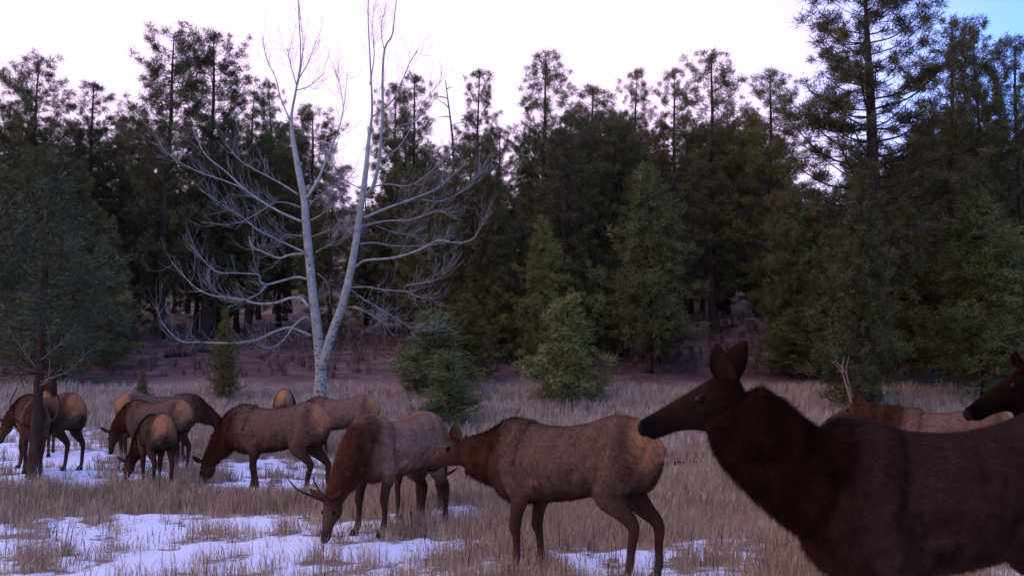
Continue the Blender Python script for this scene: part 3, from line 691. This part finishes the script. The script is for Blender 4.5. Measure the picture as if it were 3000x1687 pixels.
    # ears
    for s_, ed in ((1, ears[0]), (-1, ears[1])):
        bp = poll+f*L_*.02+sd*s_*.070+u_*.060; ax = nrm(f*ed[0]+sd*s_*ed[1]+u_*ed[2]); ov = f*.35+sd*s_*.9; op = nrm(ov-ax*ax.dot(ov)); wv = np.cross(ax, op)
        gg = Geo(); RG = []; col = []; n_ = 10; prof = [.028, .045, .054, .058, .059, .056, .050, .040, .026, .008]
        for i in range(n_):
            t_ = i/(n_-1); w = prof[i]; cpos = bp+ax*(.205*t_-.02); ring = []
            for k in range(14):
                an = k*2*math.pi/14; cu, cv = math.cos(an), math.sin(an)
                dep = -.75*w*(1-cu*cu)*0+(.45*w*cu*cu)      # cupped: edges turned forward
                ring.append(cpos+wv*w*cu+op*(dep+(.007*cv)-.02))
                col.append((*(FACE*1.25 if cv > .2 else DARK*2.0), 0) if abs(cu) < .88 else (*DARK*1.2, 0))
            RG.append(np.array(ring))
        gg.rings(RG, np.array(col)[:, :3]); obj('ear', gg.mesh('ear'), M['coat'], e)
    for s_ in (1, -1):
        gg = Geo(); c0 = poll+f*L_*.335+sd*s_*.076+u_*.035; RG = []
        for i in range(7):
            a_ = (i/6-.5)*math.pi*.98; RG.append(ellring(c0+sd*s_*math.sin(a_)*.015, f, u_, math.cos(a_)*.026, math.cos(a_)*.019, 12))
        gg.rings(RG); obj('eye', gg.mesh('eye'), M['eye'], e)
    gg = Geo(); RG = [ellring(poll+f*L_*t_+u_*(.105-.052*t_-.042), u_, sd, a_, b2, 12) for t_, a_, b2 in ((.95, .030, .040), (1.0, .038, .043), (1.035, .030, .034), (1.05, .012, .014))]
    gg.rings(RG); obj('nose', gg.mesh('nose'), M['nose'], e)
    for hp in hoofs:
        gg = Geo()
        for s_ in (1, -1):
            RG = []
            for z, x0, hl, hw in ((.085, -.005, .036, .017), (.05, .008, .046, .021), (.0, .025, .056, .024)):
                RG.append(ellring((hp[0]+x0, hp[1]+s_*.019, z), (1, 0, 0), (0, 1, 0), hl, hw, 10))
            gg.rings(RG[::-1])
        obj('hoof', gg.mesh('hoof'), M['hoof'], e)
    # antlers: lists of polylines in (forward, side, up) of the head
    if antlers:
        for s_ in (1, -1):
            gg = Geo()
            for ln_, r0, r1 in antlers:
                pp = smooth_path([poll+f*(L_*.07+q_[0])+sd*s_*(.045+q_[1])+u_*(.075+q_[2]) for q_ in ln_], 6); gg.tube(pp, np.linspace(r0, r1, len(pp)), 8)
            obj('antler', gg.mesh('antler'), M[antler_mat], e)
    tag(e, label, 'elk', group or 'elk herd grazing in the meadow'); return e
def P_(base, **k): return {**base, **k}
SPIKE = [([(0, 0, 0), (-.02, .05, .16), (-.06, .11, .34), (-.16, .14, .50)], .021, .006)]
FORK = [([(0, 0, 0), (-.05, .06, .20), (-.10, .10, .42), (-.06, .06, .60)], .018, .006), ([(-.09, .09, .36), (-.14, .14, .46), (-.24, .16, .58)], .012, .004)]
LYRE = [([(0, 0, 0), (-.03, .18, .08), (-.05, .34, .28), (-.08, .36, .52), (-.14, .26, .78)], .022, .009)]

elk('nearest elk, coat darkened to look shaded, in profile with raised head, ears up, at lower right', 2790, 5.5, 190, 1.06, P_(ALERT, neck=[(.42, 0, 1.02, .29, .20), (.66, 0, 1.03, .24, .18), (.84, -.02, 1.14, .215, .15), (1.0, -.03, 1.29, .205, .135), (1.08, -.03, 1.40, .16, .115)], poll=(1.07, -.03, 1.47), nose=(1.45, -.22, 1.28)), antlers=None, bodytint=(.050, .030, .023), dk=.26, vox=.012, nfur=110000, fw=.0045, flen=.95, ears=((-.12, .42, .9), (-.75, .3, .65)), mane=.7, seed=1)  # coat and face colours lowered to carry the shade near the camera
elk('dark elk at the right edge with only its face showing over the nearest elk', 3480, 7.2, 178, 1.08, P_(ALERT, neck=[(.42, 0, 1.04, .29, .20), (.62, 0, 1.06, .25, .18), (.76, 0, 1.18, .21, .15), (.88, 0, 1.34, .18, .13), (.95, 0, 1.46, .14, .11)], poll=(.93, 0, 1.54), nose=(1.33, 0, 1.31)), tint=.16, dk=.14, vox=.02, nfur=30000, fw=.007, seed=2)
elk('standing elk in profile with neck held level, centre right', 1668, 9.75, 149, 1.02, P_(LEVEL, neck=[(.40, 0, 1.05, .28, .20), (.60, 0, 1.05, .25, .17), (.80, .02, 1.02, .20, .14), (.98, .06, 1.03, .15, .11), (1.07, .09, 1.06, .12, .09)], poll=(1.08, .10, 1.09), nose=(1.26, .32, .88)), legs=(.0, -.10, .06, -.10), tint=.75, vox=.014, nfur=50000, fw=.006, ears=((-.3, .8, .5), (-.3, .8, .5)), seed=3, mane=1.3)
elk('grazing young bull with long curved spike antlers and pale grey flank, head in the snow', 1175, 12.9, 238, 1.0, P_(GRAZE), legs=(.0, .12, -.05, .05), antlers=SPIKE, tint=1.45, vox=.015, nfur=45000, fw=.006, seed=4, antler_mat='antler_dark')
elk('grazing cow elk facing left beside the aspen, nose in snow, pale rump', 818, 17.4, 163, 1.06, P_(GRAZE), legs=(-.25, .02, .12, -.12), tint=.85, nfur=26000, fw=.008, seed=5)
elk('elk below the aspen trunk facing left, only flank and rump visible', 1005, 25.5, 166, 1.08, P_(GRAZE), legs=(.05, -.05, -.05, .05), tint=1.0, nfur=18000, seed=6)
elk('elk seen from behind, orange rump showing over the back of the grazing cow', 838, 27.5, 100, 1.0, P_(GRAZE), tint=.9, nfur=18000, seed=7)
elk('small elk calf grazing with its rump to the viewer, one ear sticking out', 468, 17.3, 118, .86, P_(GRAZE, neck=[(.40, 0, 1.05, .27, .19), (.60, .06, 1.02, .235, .17), (.80, .14, .82, .18, .13), (.94, .22, .58, .14, .10), (1.03, .28, .44, .11, .085)], poll=(1.04, .29, .43), nose=(1.12, .36, .02)), legs=(0, -.1, .05, -.05), tint=.8, nfur=22000, seed=8, bodytint=(.13, .085, .06))
elk('elk grazing to the left behind the calf, pale rump on its right', 468, 20.6, 152, .97, P_(GRAZE, nose=(1.22, 0, .30), poll=(1.16, 0, .72), neck=[(.40, 0, 1.05, .29, .20), (.66, 0, 1.06, .25, .17), (.88, 0, .95, .19, .13), (1.04, 0, .82, .145, .105), (1.14, 0, .73, .115, .085)]), tint=.95, nfur=18000, seed=9)
elk('elk facing right with long lowered neck, farthest of the left group', 472, 22.8, 36, 1.03, P_(GRAZE, nose=(1.42, 0, .36), poll=(1.25, 0, .74), neck=[(.40, 0, 1.05, .29, .20), (.66, 0, 1.08, .25, .17), (.90, 0, .97, .19, .13), (1.10, 0, .84, .145, .105), (1.23, 0, .75, .115, .085)]), tint=1.0, nfur=18000, seed=10)
elk('grazing elk with pale rump behind the slender pine trunk at far left', 152, 19.8, 153, 1.0, P_(GRAZE, nose=(1.24, 0, .46), poll=(1.08, 0, .84), neck=[(.40, 0, 1.05, .29, .20), (.62, 0, 1.06, .25, .17), (.80, 0, 1.0, .19, .13), (.95, 0, .92, .145, .105), (1.06, 0, .85, .115, .085)]), legs=(.06, -.04, .05, -.05), tint=.7, nfur=20000, seed=11)
elk('bull with dark lyre shaped antlers, head hidden behind the slender pine trunk', 112, 19.0, 293, .90, P_(GRAZE, nose=(1.36, 0, .58), poll=(.98, 0, .80), neck=[(.40, 0, 1.05, .27, .19), (.58, 0, 1.04, .24, .16), (.74, 0, .97, .19, .13), (.87, 0, .89, .145, .105), (.96, 0, .82, .115, .085)]), antlers=LYRE, tint=.7, nfur=18000, seed=12, antler_mat='antler_dark')
elk('elk looking away with raised head just right of the slender pine trunk', 142, 23.5, 108, 1.0, P_(ALERT), tint=.8, nfur=16000, seed=13)
elk('bull with forked antler behind the back of the nearest elk', 2765, 15.0, 172, 1.04, P_(LEVEL, neck=[(.40, 0, 1.05, .29, .20), (.64, 0, 1.13, .24, .17), (.86, 0, 1.20, .19, .13), (1.02, 0, 1.27, .145, .105), (1.11, 0, 1.33, .115, .09)], poll=(1.12, 0, 1.34), nose=(1.50, 0, 1.14)), antlers=FORK, tint=1.1, nfur=22000, seed=14)
elk('elk almost hidden behind the spike bull, one hind leg showing', 1238, 14.6, 80, .95, P_(GRAZE), tint=1.0, nfur=14000, seed=15)

# ------------------------------------------------------------------ dry grass
def grass(name, n_tuft, blades, yr, hgt, wid, label, seed, thr, side=1.06, cols=((.54, .41, .255), (.33, .245, .16))):
    r = np.random.default_rng(seed); y = yr[0]+(yr[1]-yr[0])*r.random(n_tuft*3)**0.85; x = (r.random(n_tuft*3)*2-1)*(0.50*y*side+1.2)
    z = H0(x, y); sn_ = snow_mask(x, y, z); den = fbm(x*0.7+9, y*0.7+4, 3)
    keep = (r.random(len(x)) < np.clip(thr+(1-thr)*(1-sn_*2.0), 0, 1)*np.clip(0.25+1.5*den, 0, 1)); x, y, z, sn_, den = [a[keep][:n_tuft] for a in (x, y, z, sn_, den)]
    m_ = len(x); k = blades
    hh = hgt*(0.55+0.9*den)*(1-0.45*sm(0.3, 0.8, sn_)); hh = np.repeat(hh, k)*(0.45+0.75*r.random(m_*k))
    bx_ = np.repeat(x, k)+r.normal(0, .055, m_*k); by = np.repeat(y, k)+r.normal(0, .055, m_*k); bz = np.repeat(z, k)-0.02
    a_ = r.random(m_*k)*6.28; lean = r.random(m_*k)*0.75+.05; fan = np.stack([np.cos(a_), np.sin(a_)], -1)
    root = np.stack([bx_, by, bz], -1); mid = root+np.stack([fan[:, 0]*lean*.22*hh, fan[:, 1]*lean*.22*hh, hh*.58], -1); tip = root+np.stack([fan[:, 0]*lean*.75*hh, fan[:, 1]*lean*.75*hh, hh*(1-.25*lean)], -1)
    b2 = r.random(m_*k)*6.28; sd_ = np.stack([np.cos(b2), np.sin(b2), np.zeros(m_*k)], -1); w = (wid*(.6+.8*r.random(m_*k)))[:, None]
    V = np.stack([root-sd_*w*.5, root+sd_*w*.5, mid-sd_*w*.4, mid+sd_*w*.4, tip], 1).reshape(-1, 3); o = np.arange(m_*k)[:, None]*5
    Fc = np.concatenate([o+[0, 1, 3], o+[0, 3, 2], o+[2, 3, 4]])
    u = r.random((m_*k, 1)); c_ = np.array(cols[0])*u+np.array(cols[1])*(1-u); c_ = c_*np.repeat(.75+.5*r.random((m_, 1)), k, 0)
    tag(obj(name, npmesh(name, V, Fc, np.repeat(c_, 5, 0)), M['grass']), label, 'grass', kind='stuff')
grass('dry_grass', 10000, 11, (8.5, 17), .25, .006, 'dry tan grass poking through the snow in the near meadow', 1, .42)
grass('dry_grass', 11000, 13, (15, 27), .29, .010, 'taller dry tan grass round the herd in mid meadow', 2, .14)
grass('dry_grass', 9500, 12, (25, 39), .42, .018, 'pale dry grass along the far edge of the meadow', 3, .5, cols=((.54, .435, .31), (.36, .28, .20)))
grass('weed_stems', 500, 4, (9, 20), .40, .008, 'dark dry weed stems standing in the snow', 4, .8, cols=((.06, .04, .035), (.03, .02, .02)))
grass('bank_brush', 2000, 10, (42, 62), .45, .030, 'purplish brown brush and dead grass on the bank', 5, 1.0, cols=((.17, .11, .08), (.09, .06, .045)))
